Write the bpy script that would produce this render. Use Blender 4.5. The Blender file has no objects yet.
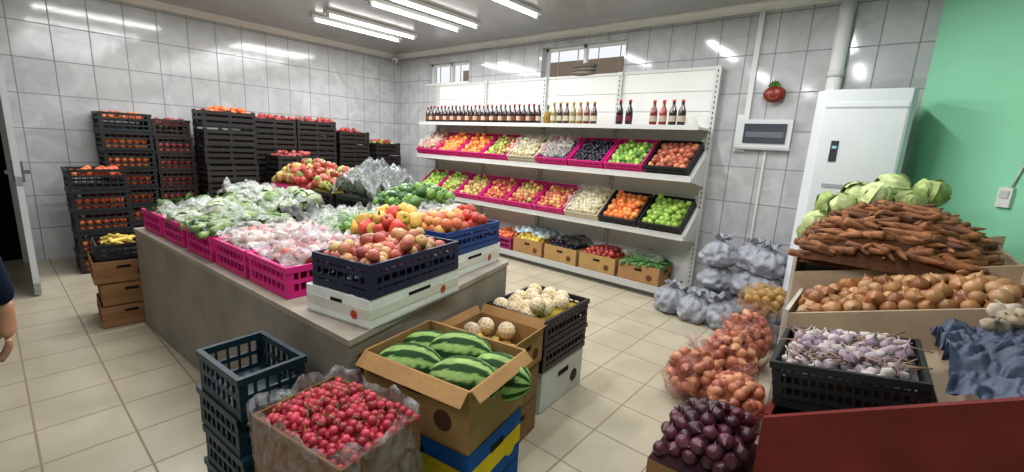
import bpy, numpy as np, math, random
from mathutils import Matrix, Euler, Vector, noise as mn
rng=np.random.default_rng(7); random.seed(7)
sc=bpy.context.scene
try: sc.view_settings.view_transform='Standard'
except Exception: pass
def C(h):
    h=h.lstrip('#'); v=[int(h[i:i+2],16)/255 for i in (0,2,4)]
    return np.array([x/12.92 if x<.04045 else ((x+.055)/1.055)**2.4 for x in v])
# ---------------------------------------------------------------- materials
def newmat(name):
    m=bpy.data.materials.new(name); m.use_nodes=True; nt=m.node_tree
    return m,nt,nt.nodes['Principled BSDF']
def colmat(name,rough,bump=0,bscale=40,var=.12,vscale=8,spec=.5,metal=0):
    m,nt,p=newmat(name); N=nt.nodes; L=nt.links
    a=N.new('ShaderNodeAttribute'); a.attribute_name='Col'
    tc=N.new('ShaderNodeTexCoord'); n=N.new('ShaderNodeTexNoise'); n.inputs['Scale'].default_value=vscale; n.inputs['Detail'].default_value=4
    L.new(tc.outputs['Object'],n.inputs['Vector'])
    mr=N.new('ShaderNodeMapRange'); mr.inputs[1].default_value=.3; mr.inputs[2].default_value=.7; mr.inputs[3].default_value=1-var; mr.inputs[4].default_value=1+var
    L.new(n.outputs['Fac'],mr.inputs[0])
    mx=N.new('ShaderNodeVectorMath'); mx.operation='SCALE'; L.new(a.outputs['Color'],mx.inputs[0]); L.new(mr.outputs[0],mx.inputs['Scale'])
    L.new(mx.outputs[0],p.inputs['Base Color']); p.inputs['Roughness'].default_value=rough
    p.inputs['Specular IOR Level'].default_value=spec; p.inputs['Metallic'].default_value=metal
    if bump:
        n2=N.new('ShaderNodeTexNoise'); n2.inputs['Scale'].default_value=bscale; n2.inputs['Detail'].default_value=3; L.new(tc.outputs['Object'],n2.inputs['Vector'])
        b=N.new('ShaderNodeBump'); b.inputs['Strength'].default_value=bump; b.inputs['Distance'].default_value=.01; L.new(n2.outputs['Fac'],b.inputs['Height']); L.new(b.outputs[0],p.inputs['Normal'])
    return m
def filmmat(name,alo,ahi):
    m,nt,p=newmat(name); N=nt.nodes; L=nt.links
    tc=N.new('ShaderNodeTexCoord'); n=N.new('ShaderNodeTexNoise'); n.inputs['Scale'].default_value=14; n.inputs['Detail'].default_value=5; n.inputs['Distortion'].default_value=1.5
    L.new(tc.outputs['Object'],n.inputs['Vector'])
    mr=N.new('ShaderNodeMapRange'); mr.inputs[1].default_value=.35; mr.inputs[2].default_value=.65; mr.inputs[3].default_value=alo; mr.inputs[4].default_value=ahi
    L.new(n.outputs['Fac'],mr.inputs[0]); L.new(mr.outputs[0],p.inputs['Alpha'])
    a=N.new('ShaderNodeAttribute'); a.attribute_name='Col'; L.new(a.outputs['Color'],p.inputs['Base Color'])
    p.inputs['Roughness'].default_value=.22; p.inputs['Specular IOR Level'].default_value=.8
    b=N.new('ShaderNodeBump'); b.inputs['Strength'].default_value=.8; b.inputs['Distance'].default_value=.02; L.new(n.outputs['Fac'],b.inputs['Height']); L.new(b.outputs[0],p.inputs['Normal'])
    return m
def emimat(name,col,s):
    m,nt,p=newmat(name); p.inputs['Base Color'].default_value=(*col,1); p.inputs['Emission Color'].default_value=(*col,1); p.inputs['Emission Strength'].default_value=s; return m
MT={'skin':colmat('produce_skin',.34,.15,30,.18,14,.4),
 'matte':colmat('produce_matte',.75,.4,60,.25,18,.25),
 'plastic':colmat('crate_plastic',.45,.1,80,.08,6,.35),
 'paint':colmat('painted_metal',.38,0,1,.03,3,.45),
 'card':colmat('cardboard',.85,.25,50,.1,7,.15),
 'wood':colmat('painted_board',.6,.2,15,.18,5,.25),
 'bag':filmmat('plastic_bag_film',.35,.8),
 'clear':filmmat('clear_film',.06,.42),
 'sack':colmat('sack_film',.5,.7,22,.25,9,.4),
 'glass':colmat('bottle_glass',.08,0,1,.02,3,.8),
 'leaf':colmat('leaf',.55,.4,30,.3,25,.25),
 'cloth':colmat('cloth',.9,.4,90,.15,8,.1),
 'flesh':colmat('human_skin',.5,.1,60,.06,10,.35),
 'lamp':emimat('tube_light',(1,1,1),7)}
# ---------------------------------------------------------------- builder
def Rm(x=0,y=0,z=0): return np.array(Euler((x,y,z)).to_matrix())
class B:
    def __init__(s): s.V=[];s.F=[];s.M=[];s.S=[];s.C=[];s.n=0
    def add(s,v,f,mat,col,smooth=True,sc_=1,rot=None,loc=(0,0,0)):
        v=np.asarray(v,float)*np.asarray(sc_,float)
        if rot is not None: v=v@rot.T
        v=v+np.asarray(loc,float); n=len(v); col=np.asarray(col,float)
        if col.ndim==1: col=np.tile(col,(n,1))
        s.V.append(v); s.C.append(col); k=s.n
        s.F.extend([tuple(i+k for i in q) for q in f]); s.M.extend([mat]*len(f)); s.S.extend([smooth]*len(f)); s.n+=n
    def box(s,c,size,mat,col,rot=None):
        s.add(BOXV,BOXF,mat,col,False,size,rot,c)
    def bx(s,x0,x1,y0,y1,z0,z1,mat,col): s.box(((x0+x1)/2,(y0+y1)/2,(z0+z1)/2),(x1-x0,y1-y0,z1-z0),mat,col)
    def tube(s,pts,r,mat,col,n=8):
        pts=[np.array(p,float) for p in pts]; V=[];F=[]
        for i,p in enumerate(pts):
            t=pts[min(i+1,len(pts)-1)]-pts[max(i-1,0)]; t/=np.linalg.norm(t)
            a=np.array([0,0,1.]) if abs(t[2])<.9 else np.array([1.,0,0]); u=np.cross(t,a);u/=np.linalg.norm(u);w=np.cross(t,u)
            rr=r if np.isscalar(r) else r[i]
            for k in range(n): V.append(p+rr*(u*math.cos(2*math.pi*k/n)+w*math.sin(2*math.pi*k/n)))
        for i in range(len(pts)-1):
            for k in range(n): F.append((i*n+k,i*n+(k+1)%n,(i+1)*n+(k+1)%n,(i+1)*n+k))
        F.append(tuple(range(n))[::-1]); F.append(tuple((len(pts)-1)*n+k for k in range(n)))
        s.add(V,F,mat,col)
    def obj(s,name,loc=(0,0,0),rot=(0,0,0),bevel=0,parent=None):
        me=bpy.data.meshes.new(name); V=np.concatenate(s.V); me.from_pydata(V.tolist(),[],s.F)
        ms=sorted(set(s.M)); ix={m:i for i,m in enumerate(ms)}
        for m in ms: me.materials.append(MT[m])
        me.polygons.foreach_set('material_index',[ix[m] for m in s.M]); me.polygons.foreach_set('use_smooth',s.S)
        ca=me.color_attributes.new('Col','FLOAT_COLOR','POINT'); cc=np.concatenate(s.C); ca.data.foreach_set('color',np.hstack([cc,np.ones((len(cc),1))]).ravel())
        me.update(); o=bpy.data.objects.new(name,me); o.location=loc; o.rotation_euler=rot; sc.collection.objects.link(o)
        if bevel: md=o.modifiers.new('b','BEVEL'); md.width=bevel; md.segments=2; md.limit_method='ANGLE'
        if parent: o.parent=parent
        return o
BOXV=np.array([(x,y,z) for x in(-.5,.5) for y in(-.5,.5) for z in(-.5,.5)])
BOXF=[(0,1,3,2),(4,6,7,5),(0,4,5,1),(2,3,7,6),(0,2,6,4),(1,5,7,3)]
def lathe(prof,n=10):
    V=[];F=[];rows=[]
    for r,z in prof:
        if r<1e-6: rows.append([len(V)]); V.append((0,0,z))
        else:
            rows.append(list(range(len(V),len(V)+n)))
            V+= [(r*math.cos(2*math.pi*k/n),r*math.sin(2*math.pi*k/n),z) for k in range(n)]
    for a,b in zip(rows,rows[1:]):
        for k in range(n):
            j=(k+1)%n
            if len(a)==1 and len(b)==1: continue
            if len(a)==1: F.append((a[0],b[k],b[j]))
            elif len(b)==1: F.append((a[k],b[0],a[j]))
            else: F.append((a[k],b[k],b[j],a[j]))
    return np.array(V,float),F
def sph(n=10,m=7): return lathe([(math.sin(math.pi*i/m) if 0<i<m else 0,math.cos(math.pi*i/m)) for i in range(m+1)],n)
def lobed(t,k,a):
    V,F=t; V=V.copy(); th=np.arctan2(V[:,1],V[:,0]); f=1+a*np.cos(k*th); V[:,0]*=f; V[:,1]*=f; return V,F
S0=sph(10,7); S1=sph(28,18); S2=sph(16,10)
APPLE=lathe([(0,.72),(.2,.88),(.55,.88),(.92,.45),(1,0),(.86,-.5),(.5,-.85),(0,-.8)],10)
PEAR=lathe([(0,1.45),(.25,1.4),(.4,1.1),(.55,.7),(.9,.2),(1,-.2),(.8,-.65),(.4,-.9),(0,-.85)],10)
PEP=lobed(lathe([(0,.75),(.3,.95),(.7,.95),(1,.6),(1,0),(.85,-.7),(.6,-1.15),(.25,-1.25),(0,-1.1)],16),4,.1)
ONION=lathe([(0,1.4),(.1,1.3),(.13,1.05),(.5,.8),(.9,.35),(1,0),(.85,-.5),(.4,-.82),(0,-.85)],12)
GARLIC=lobed(lathe([(0,2.0),(.12,1.95),(.14,1.2),(.3,.85),(.8,.4),(1,-.05),(.85,-.5),(.35,-.7),(0,-.6)],18),6,.07)
CARROT=lathe([(0,-.5),(.7,-.49),(1,-.44),(1,-.3),(.82,0),(.6,.25),(.32,.44),(.1,.52),(0,.53)],8)
CUKE=lathe([(0,-.5),(.6,-.47),(1,-.38),(1.05,0),(1,.36),(.6,.47),(0,.5)],8)
def rr(): return Rm(rng.uniform(0,6.3),rng.uniform(0,6.3),rng.uniform(0,6.3))
SAT=.86
def pick(cols):
    c=cols[rng.integers(len(cols))]*rng.uniform(.8,1.1); g=c@np.array([.3,.6,.1]); return g+(c-g)*SAT
def f_round(b,p,r,cols): b.add(*S0,'skin',pick(cols),True,r,None,p)
def f_apple(b,p,r,cols):
    V,F=APPLE; c=pick(cols); c2=pick(cols); t=np.clip(.5+V[:,[0]]*.6+rng.normal(0,.15,(len(V),1)),0,1)
    rot=Rm(rng.uniform(-.9,.9),rng.uniform(-.9,.9),rng.uniform(0,6.3))
    b.add(V,F,'skin',c*t+c2*(1-t),True,r,rot,p)
    b.tube([np.array(p)+rot@np.array([0,0,.7*r]),np.array(p)+rot@np.array([.1*r,0,1.15*r])],r*.06,'matte',C('4a3320'),4)
def f_pear(b,p,r,cols): b.add(*PEAR,'skin',pick(cols),True,r*.85,Rm(rng.uniform(-1.5,1.5),rng.uniform(-1.5,1.5),0),p)
def f_pep(b,p,r,cols):
    rot=Rm(rng.uniform(-1.4,1.4),rng.uniform(-1.4,1.4),rng.uniform(0,6)); b.add(*PEP,'skin',pick(cols),True,r,rot,p)
    b.tube([np.array(p)+rot@np.array([0,0,.7*r]),np.array(p)+rot@np.array([.2*r,0,1.4*r])],r*.13,'skin',C('4d7a28'),5)
def f_onion(b,p,r,cols): b.add(*ONION,'skin',pick(cols),True,r*rng.uniform(.85,1.1),Rm(rng.uniform(-1.6,1.6),rng.uniform(-1.6,1.6),0),p)
def f_garlic(b,p,r,cols):
    V,F=GARLIC; c=pick(cols); t=np.clip((V[:,[2]])/1.5,0,1); b.add(V,F,'matte',c*(1-t*.3),True,r*rng.uniform(.8,1.1),Rm(rng.uniform(-1.7,1.7),rng.uniform(-1.7,1.7),0),p)
def f_carrot(b,p,r,cols): r=r*rng.uniform(.75,1.2); b.add(*CARROT,'matte',pick(cols),True,(r,r,r*rng.uniform(5.5,8)),Rm(math.pi/2+rng.normal(0,.22),0,rng.choice([-1,1])*1.2+rng.normal(0,.5)),p)
def f_cuke(b,p,r,cols): b.add(*CUKE,'skin',pick(cols),True,(r,r,r*7),Rm(math.pi/2+rng.normal(0,.15),0,rng.uniform(0,3)),p)
def f_foam(b,p,r,cols):
    V,F=S1; th=np.arctan2(V[:,1],V[:,0]); ph=np.arccos(np.clip(V[:,2],-1,1)); a=np.round(th/(2*math.pi/28)).astype(int); e=np.round(ph/(math.pi/18)).astype(int)
    q=(((a+e)%4==0)|((a-e)%4==0)).astype(float)[:,None]
    b.add(V*(1+.05*q),F,'matte',C('e4e0d4')*q+C('bc9a58')*(1-q),True,r,Rm(rng.normal(0,.5),rng.normal(0,.5),0),p)
def leafs(b,c,R_,n,size,cols,mat='leaf'):
    L=np.array([(0,0,0),(.35,.4,.12),(0,1,.05),(-.35,.4,.12),(0,.5,-.02)]); F=[(0,1,4),(1,2,4),(2,3,4),(3,0,4)]
    for i in range(n):
        d=rng.normal(size=3); d/=np.linalg.norm(d); d[2]=abs(d[2])*.9; p=np.array(c)+d*np.array(R_)*rng.uniform(.6,1)
        b.add(L,F,mat,pick(cols),True,size*rng.uniform(.6,1.3),rr(),p)
def disp(V,amp,freq,seed):
    out=V.copy()
    for i,v in enumerate(V):
        n=mn.noise(Vector((v[0]*freq+seed,v[1]*freq,v[2]*freq)))+.5*mn.noise(Vector((v[0]*freq*2.3,v[1]*freq*2.3+seed,v[2]*freq*2.3)))
        out[i]=v*(1+amp*n)
    return out
def f_cabbage(b,p,r,cols,nl=6):
    c=pick(cols); V=disp(S2[0],.12,1.6,rng.uniform(0,50)); b.add(V,S2[1],'leaf',c*1.15,True,r*.92,rr(),p)
    for k in range(nl):   # wrapped outer leaves
        G=[];F=[];m=7
        for i in range(m):
            for j in range(m):
                a=(i/(m-1)-.5)*2.0; e=(j/(m-1)-.5)*2.0; d=math.hypot(a,e)
                rad=1.0+.1*max(0,d-.55)**1.2*2+.05*math.sin(7*a+k)*max(0,d-.5)
                G.append((rad*math.sin(a)*math.cos(e*.9),rad*math.sin(e*.9),rad*math.cos(a)*math.cos(e*.9)))
        for i in range(m-1):
            for j in range(m-1): F.append((i*m+j,i*m+j+1,(i+1)*m+j+1,(i+1)*m+j))
        b.add(G,F,'leaf',c*rng.uniform(.75,1.2),True,r*rng.uniform(.98,1.08),rr(),p)
def pile(b,fn,x0,x1,y0,y1,z,h,r,cols,extra=.35,fill=None,sp=1.75):
    xs=np.arange(x0+r,x1-r*.9,r*sp) if x1-x0>2*r else [(x0+x1)/2]; row=0; cx,cy=(x0+x1)/2,(y0+y1)/2; y=y0+r
    def dome(x,y):
        u=(x-cx)/((x1-x0)/2); v=(y-cy)/((y1-y0)/2); return h*max(0,1-u*u)**.6*max(0,1-v*v)**.6
    while y<y1-r*.8:
        for x in xs:
            X=x+(r*.8 if row%2 else 0)
            if X>x1-r*.7: continue
            Z=z+dome(X,y); fn(b,(X+rng.normal(0,r*.12),y+rng.normal(0,r*.12),Z+rng.normal(0,r*.12)),r*rng.uniform(.92,1.06),cols)
            if rng.random()<extra: fn(b,(X+r*.7,y+r*.5,Z+r*1.15),r*rng.uniform(.9,1.05),cols)
        y+=r*sp*.9; row+=1
    m=9; G=[];F=[]
    for i in range(m):
        for j in range(m):
            X=x0+(x1-x0)*i/(m-1);Y=y0+(y1-y0)*j/(m-1);G.append((X,Y,z+dome(X,Y)-r*.3))
    for i in range(m-1):
        for j in range(m-1): F.append((i*m+j,(i+1)*m+j,(i+1)*m+j+1,i*m+j+1))
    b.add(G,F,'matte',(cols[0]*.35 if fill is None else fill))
def crate(b,w,d,h,col,o=(0,0,0),mat='plastic',rib=.045,mid=1):
    ox,oy,oz=o; t=.012
    b.box((ox,oy,oz+.008),(w-.01,d-.01,.012),mat,col*.8)
    zs=[(.0,.03)]+[(h*(k+1)/(mid+1)-.009,.018) for k in range(mid)]+[(h-.028,.028)]
    for z0,hh in zs:
        e=.006 if z0>h*.8 else 0
        for sy in(-1,1): b.box((ox,oy+sy*(d/2-t/2+e/2),oz+z0+hh/2),(w+e*2,t+e,hh),mat,col)
        for sx in(-1,1): b.box((ox+sx*(w/2-t/2+e/2),oy,oz+z0+hh/2),(t+e,d-2*t,hh),mat,col)
    nx=max(3,int(w/rib)); ny=max(3,int(d/rib))
    for k in range(nx+1):
        x=-w/2+.012+(w-.024)*k/nx; ww=.03 if k in(0,nx) else .009
        for sy in(-1,1): b.box((ox+x*.97,oy+sy*(d/2-t/2),oz+h/2),(ww,t*.8,h-.01),mat,col)
    for k in range(ny+1):
        y=-d/2+.012+(d-.024)*k/ny; ww=.03 if k in(0,ny) else .009
        for sx in(-1,1): b.box((ox+sx*(w/2-t/2),oy+y*.97,oz+h/2),(t*.8,ww,h-.01),mat,col)
def cbox(b,w,d,h,col,o=(0,0,0),flap=0,fang=.5,closed=False,stripe=None,hole=True,logo=None,mat='card'):
    ox,oy,oz=o; t=.008
    b.box((ox,oy,oz+t/2),(w,d,t),mat,col)
    for sy in(-1,1): b.box((ox,oy+sy*(d/2-t/2),oz+h/2),(w,t,h),mat,col)
    for sx in(-1,1): b.box((ox+sx*(w/2-t/2),oy,oz+h/2),(t,d-2*t,h),mat,col*.95)
    if closed:
        b.box((ox,oy-d/4,oz+h),(w,d/2-.003,t),mat,col*1.03); b.box((ox,oy+d/4,oz+h),(w,d/2-.003,t),mat,col*1.03)
    if flap:
        for sy in(-1,1):
            a=fang*sy; b.box((ox,oy+sy*(d/2+flap/2*math.sin(fang)),oz+h+flap/2*math.cos(fang)),(w*.98,.005,flap),mat,col*1.08,Rm(-a,0,0))
        for sx in(-1,1):
            a=fang*sx; b.box((ox+sx*(w/2+flap*.4*math.sin(fang)),oy,oz+h+flap*.4*math.cos(fang)),(.005,d*.96,flap*.8),mat,col*1.05,Rm(0,a,0))
    if stripe is not None:
        for sy in(-1,1): b.box((ox,oy+sy*(d/2+.0015),oz+h*.5),(w*.98,.002,h*.34),mat,stripe)
        for sx in(-1,1): b.box((ox+sx*(w/2+.0015),oy,oz+h*.5),(.002,d*.98,h*.34),mat,stripe)
    if hole:
        for sx in(-1,1): b.box((ox+sx*(w/2+.001),oy,oz+h*.72),(.003,d*.24,h*.13),mat,C('1c140e'))
        for sy in(-1,1): b.box((ox,oy+sy*(d/2+.001),oz+h*.72),(w*.18,.003,h*.12),mat,C('1c140e'))
    if logo is not None:
        for sy in(-1,1): b.add(*lathe([(0,.5),(1,.5),(1,-.5),(0,-.5)],16),mat,logo,False,(h*.16,h*.16,.003),Rm(math.pi/2,0,0),(ox+w*.28,oy+sy*(d/2+.002),oz+h*.4))
        for sx in(-1,1): b.add(*lathe([(0,.5),(1,.5),(1,-.5),(0,-.5)],16),mat,logo,False,(h*.16,h*.16,.003),Rm(0,math.pi/2,0),(ox+sx*(w/2+.002),oy+d*.28,oz+h*.4))
def bag(b,p,r,h,col,mat='sack',neck=True,lean=0):
    prof=[(0,0),(.55,.0),(.9,.08),(1.03,.25),(1.04,.42),(.93,.6),(.7,.76),(.38,.86),(.16,.9),(.12,.93),(.3,1.0),(.5,1.1)] if neck else [(0,0),(.6,0),(.95,.1),(1.05,.3),(1,.55),(.8,.8),(.45,.95),(0,1)]
    pz=[]
    for (ra,za),(rb,zb) in zip(prof,prof[1:]): pz+=[(ra+(rb-ra)*q/3,za+(zb-za)*q/3) for q in range(3)]
    pz.append(prof[-1]); V,F=lathe(pz,56); s=rng.uniform(0,99); out=[]
    for v in V:
        th=math.atan2(v[1],v[0]); z=v[2]
        n=mn.noise(Vector((v[0]*2.3+s,v[1]*2.3,z*3)))*.26+mn.noise(Vector((v[0]*6+s,v[1]*6,z*6)))*.14
        k=max(0,z-.5)*.35*math.sin(9*th+s)+.1*max(0,z-.5)*math.sin(17*th)
        n-=.16*abs(mn.noise(Vector((v[0]*3.5+s,v[1]*3.5,z*4.5+7))))+.10*abs(mn.noise(Vector((v[0]*8,v[1]*8+s,z*9))))
        f=1.08+n+k; out.append((v[0]*f,v[1]*f,z+.05*n+(.07*math.sin(5*th+s) if z>1 else 0)))
    b.add(out,F,mat,col,True,(r,r,h),Rm(rng.normal(0,.08)+lean,rng.normal(0,.08),0),p)
def film(b,x0,x1,y0,y1,zf,col,mat='clear',amp=.03,m=22):
    s=rng.uniform(0,99); G=[];F=[]
    for i in range(m):
        for j in range(m):
            X=x0+(x1-x0)*i/(m-1);Y=y0+(y1-y0)*j/(m-1); n=abs(mn.noise(Vector((X*9+s,Y*9,0))))+.5*abs(mn.noise(Vector((X*22+s,Y*22,3))))
            G.append((X+.02*mn.noise(Vector((X*8,Y*8,s))),Y+.02*mn.noise(Vector((Y*8,X*8,s))),zf(X,Y)+amp*n*1.8))
    for i in range(m-1):
        for j in range(m-1): F.append((i*m+j,(i+1)*m+j,(i+1)*m+j+1,i*m+j+1))
    b.add(G,F,mat,col)
# ---------------------------------------------------------------- palettes
ORANGE=[C('e87a10'),C('f08c1c'),C('dd6a0c')]; MAND=[C('e8701c'),C('dd5a1a'),C('ee8434')]
REDAP=[C('a31d1d'),C('b9352a'),C('c8603c'),C('cf9a4a')]; YELAP=[C('b9b254'),C('c8a850'),C('b4503c'),C('a8a850')]
GREENAP=[C('8fb52a'),C('9cc23a'),C('7da524')]; LEM=[C('e8c628'),C('f0d23c')]
TOM=[C('a8241e'),C('b83a26'),C('931c1a')]; PINKTOM=[C('a94040'),C('b65040'),C('983434')]
PLUM=[C('1c1626'),C('281a30'),C('20222f')]; FIG=[C('4a3450'),C('5c4a66'),C('3c2c48')]
PEARG=[C('a8ad3c'),C('bcb24a'),C('93a038')]; GREENP=[C('5a8a24'),C('6f9c2e'),C('4a7a1e')]
YR=[C('d9a416'),C('e0b020'),C('c22c1a'),C('d4381c')]; ON=[C('a06430'),C('b07840'),C('8c5428'),C('b98a54')]
RON=[C('4c1c2c'),C('5a2638'),C('3a1624')]; CAR=[C('86522e'),C('985e34'),C('6c442e'),C('a66a3e')]
CHER=[C('b01234'),C('c4203e'),C('980e28')]; GAR=[C('c9bcb8'),C('a3909a'),C('c6b8b4'),C('8a7084')]
CAB=[C('9eb060'),C('b2c07c'),C('8ca052')]; CUC=[C('2f5a22'),C('3a6a28'),C('47762e')]
PINK=C('c81a74'); BLACK=C('17181b'); NAVY=C('18264a'); WHITE=C('dededa'); CARD=C('9a754c'); CARD2=C('866240')
# ---------------------------------------------------------------- room shell
XW=-6.85; YB=4.85; HC=2.9
def surfmat(name,ax,w,h,c1,c2,mort,rough,ms=.004,bumpn=.02,vein=True,tv=.95):
    m,nt,p=newmat(name); N=nt.nodes; L=nt.links
    g=N.new('ShaderNodeNewGeometry'); s=N.new('ShaderNodeSeparateXYZ'); L.new(g.outputs['Position'],s.inputs[0])
    cb=N.new('ShaderNodeCombineXYZ'); L.new(s.outputs[ax[0]],cb.inputs[0]); L.new(s.outputs[ax[1]],cb.inputs[1])
    br=N.new('ShaderNodeTexBrick'); br.offset=0; br.squash=1; L.new(cb.outputs[0],br.inputs['Vector'])
    br.inputs['Scale'].default_value=1; br.inputs['Brick Width'].default_value=w; br.inputs['Row Height'].default_value=h; br.inputs['Mortar Size'].default_value=ms; br.inputs['Mortar Smooth'].default_value=.1; br.inputs['Bias'].default_value=0
    n=N.new('ShaderNodeTexNoise'); n.inputs['Scale'].default_value=3.2; n.inputs['Detail'].default_value=7; n.inputs['Distortion'].default_value=1.6 if vein else .3; L.new(g.outputs['Position'],n.inputs['Vector'])
    cr=N.new('ShaderNodeValToRGB'); cr.color_ramp.elements[0].position=.35; cr.color_ramp.elements[1].position=.65; cr.color_ramp.elements[0].color=(*c1,1); cr.color_ramp.elements[1].color=(*c2,1)
    L.new(n.outputs['Fac'],cr.inputs[0]); L.new(cr.outputs[0],br.inputs['Color1'])
    mm=N.new('ShaderNodeVectorMath'); mm.operation='SCALE'; mm.inputs['Scale'].default_value=tv; L.new(cr.outputs[0],mm.inputs[0]); L.new(mm.outputs[0],br.inputs['Color2'])
    br.inputs['Mortar'].default_value=(*mort,1); L.new(br.outputs['Color'],p.inputs['Base Color'])
    mr=N.new('ShaderNodeMapRange'); mr.inputs[3].default_value=rough; mr.inputs[4].default_value=.8; L.new(br.outputs['Fac'],mr.inputs[0]); L.new(mr.outputs[0],p.inputs['Roughness'])
    b1=N.new('ShaderNodeBump'); b1.invert=True; b1.inputs['Strength'].default_value=.4; b1.inputs['Distance'].default_value=.002; L.new(br.outputs['Fac'],b1.inputs['Height'])
    n2=N.new('ShaderNodeTexNoise'); n2.inputs['Scale'].default_value=2.5; L.new(g.outputs['Position'],n2.inputs['Vector'])
    b2=N.new('ShaderNodeBump'); b2.inputs['Strength'].default_value=bumpn*5; b2.inputs['Distance'].default_value=.01; L.new(n2.outputs['Fac'],b2.inputs['Height']); L.new(b1.outputs[0],b2.inputs['Normal']); L.new(b2.outputs[0],p.inputs['Normal'])
    return m
T1,T2,TM=C('aaabac'),C('bcbdbe'),C('7e7f80')
MT['tileY']=surfmat('wall_tile_left',(1,2),.30,.35,T1,T2,TM,.10,.005,bumpn=.008)
MT['tileX']=surfmat('wall_tile_back',(0,2),.25,.35,T1,T2,TM,.10,.005,bumpn=.008)
MT['floor']=surfmat('floor_tile',(0,1),.33,.33,C('a59c86'),C('b4ab96'),C('857860'),.28,.005,.02,False,.94)
MT['ceil']=surfmat('ceiling_panel',(0,1),.3,6,C('9c9ea2'),C('a3a5a9'),C('85878a'),.22,.004,.01,False)
MT['green']=colmat('green_plaster',.75,.1,25,.04,2,.2)
MT['plaster']=colmat('plaster',.8,.1,25,.05,3,.2)
W1=C('dcdcdc')
b=B(); b.bx(XW-.15,1.8,-2.2,YB+.2,-.1,0,'floor',W1); b.obj('floor')
b=B(); b.bx(XW-.15,1.8,-2.2,YB+.2,HC,HC+.1,'ceil',W1); b.obj('ceiling')
b=B()   # left wall with door opening
b.bx(XW-.15,XW,.2,YB,0,HC,'tileY',W1); b.bx(XW-.15,XW,-2.2,-.95,0,HC,'tileY',W1); b.bx(XW-.15,XW,-.95,.2,2.05,HC,'tileY',W1); b.obj('wall_left')
wins=[(-6.02,-5.05,2.38,2.70),(-3.70,-2.52,2.34,2.74)]
b=B(); xs=[XW-.15,wins[0][0],wins[0][1],wins[1][0],wins[1][1],.35]
for i in (0,2,4): b.bx(xs[i],xs[i+1],YB,YB+.2,0,HC,'tileX',W1)
for (a,c,z0,z1) in wins: b.bx(a,c,YB,YB+.2,0,z0,'tileX',W1); b.bx(a,c,YB,YB+.2,z1,HC,'tileX',W1)
b.obj('wall_back')
GR=C('8dd0ab')
b=B(); P=[(.09,4.85),(1.6,3.34),(1.7,3.44),(.19,4.95)]
V=[(x,y,z) for z in(0,HC) for x,y in P]; b.add(V,[(0,3,2,1),(4,5,6,7),(0,1,5,4),(1,2,6,5),(2,3,7,6),(3,0,4,7)],'green',GR,False); b.obj('wall_green')
b=B(); b.bx(1.6,1.8,-2.2,3.4,0,HC,'green',GR); b.obj('wall_right')
b=B(); b.bx(XW-.15,1.8,-2.4,-2.2,0,HC,'plaster',C('b9b9b6')); b.obj('wall_front')
b=B()
b.bx(XW-1.6,XW-1.5,-1.3,.6,0,2.4,'plaster',C('1c1512')); b.bx(XW-1.5,XW-.15,.5,.6,0,2.4,'plaster',C('1c1512')); b.bx(XW-1.5,XW-.15,-1.4,-1.3,0,2.4,'plaster',C('1c1512')); b.bx(XW-1.6,XW-.15,-1.4,.6,2.4,2.5,'plaster',C('1c1512')); b.bx(XW-1.6,XW-.15,-1.4,.6,-.1,0,'plaster',C('2a221c')); b.obj('wall_corridor')
def cornice(name,p0,p1,nrm):
    b=B(); p0=np.array(p0);p1=np.array(p1);nrm=np.array(nrm); V=[]
    pr=[(0,0),(.07,0),(.07,.015),(.05,.03),(.03,.045),(.02,.07),(0,.07)]
    for p in(p0,p1):
        for a,h in pr: V.append((p[0]+nrm[0]*a,p[1]+nrm[1]*a,HC-h))
    n=len(pr); F=[(i,(i+1)%n,n+(i+1)%n,n+i) for i in range(n)]+[tuple(range(n)),tuple(range(2*n-1,n-1,-1))]
    b.add(V,F,'paint',C('d8d6d2'),False); b.obj(name)
cornice('trim_1',(XW,-2.2),(XW,YB),(1,0)); cornice('trim_2',(XW,YB),(.09,YB),(0,-1)); cornice('trim_3',(.09,4.85),(1.6,3.34),(-.707,-.707))
for k,(a,c,z0,z1) in enumerate(wins):
    b=B(); f=C('d8d8d4'); y=YB+.1
    for (x0,x1,q0,q1) in [(a,c,z0,z0+.035),(a,c,z1-.035,z1),(a,a+.035,z0,z1),(c-.035,c,z0,z1),((a+c)/2-.02,(a+c)/2+.02,z0,z1)]: b.bx(x0,x1,y,y+.05,q0,q1,'paint',f)
    b.bx(a,c,YB-.02,YB+.1,z0-.02,z0+.006,'paint',f)
    for i in range(4): b.bx(a+(c-a)*(i+.5)/4-.004,a+(c-a)*(i+.5)/4+.004,YB+.17,YB+.18,z0,z1,'paint',C('77776f'))
    b.obj('window_%d'%(k+1))
b=B(); b.bx(-8,1,7.5,7.6,0,3.12,'plaster',C('8a7866')); b.obj('neighbour_wall_outside')
# door: frame + open leaf
par=bpy.data.objects.new('door_1',None); par.location=(XW+.03,.20,0); sc.collection.objects.link(par)
b=B(); wf=C('b4b5b8')
b.bx(-.13,-.01,-.06,0,0,2.05,'paint',wf); b.bx(-.13,-.01,-1.15,-1.09,0,2.05,'paint',wf); b.bx(-.13,-.01,-1.15,0,1.99,2.05,'paint',wf); b.obj('door_frame',parent=par)
b=B(); Lf=1.42
for (a,c,z0,z1) in [(0,Lf,.02,.12),(0,Lf,1.93,2.02),(0,.09,.02,2.02),(Lf-.06,Lf,.02,2.02),(0,Lf,.95,1.03)]: b.bx(a,c,-.02,.02,z0,z1,'paint',wf)
b.bx(.05,Lf-.05,-.012,.012,.1,1.95,'paint',C('4c4a48')); b.bx(Lf-.06,Lf-.02,-.07,.07,1.05,1.08,'paint',C('55565a')); b.bx(Lf-.065,Lf-.015,-.036,.036,.98,1.15,'paint',C('55565a'))
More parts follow.
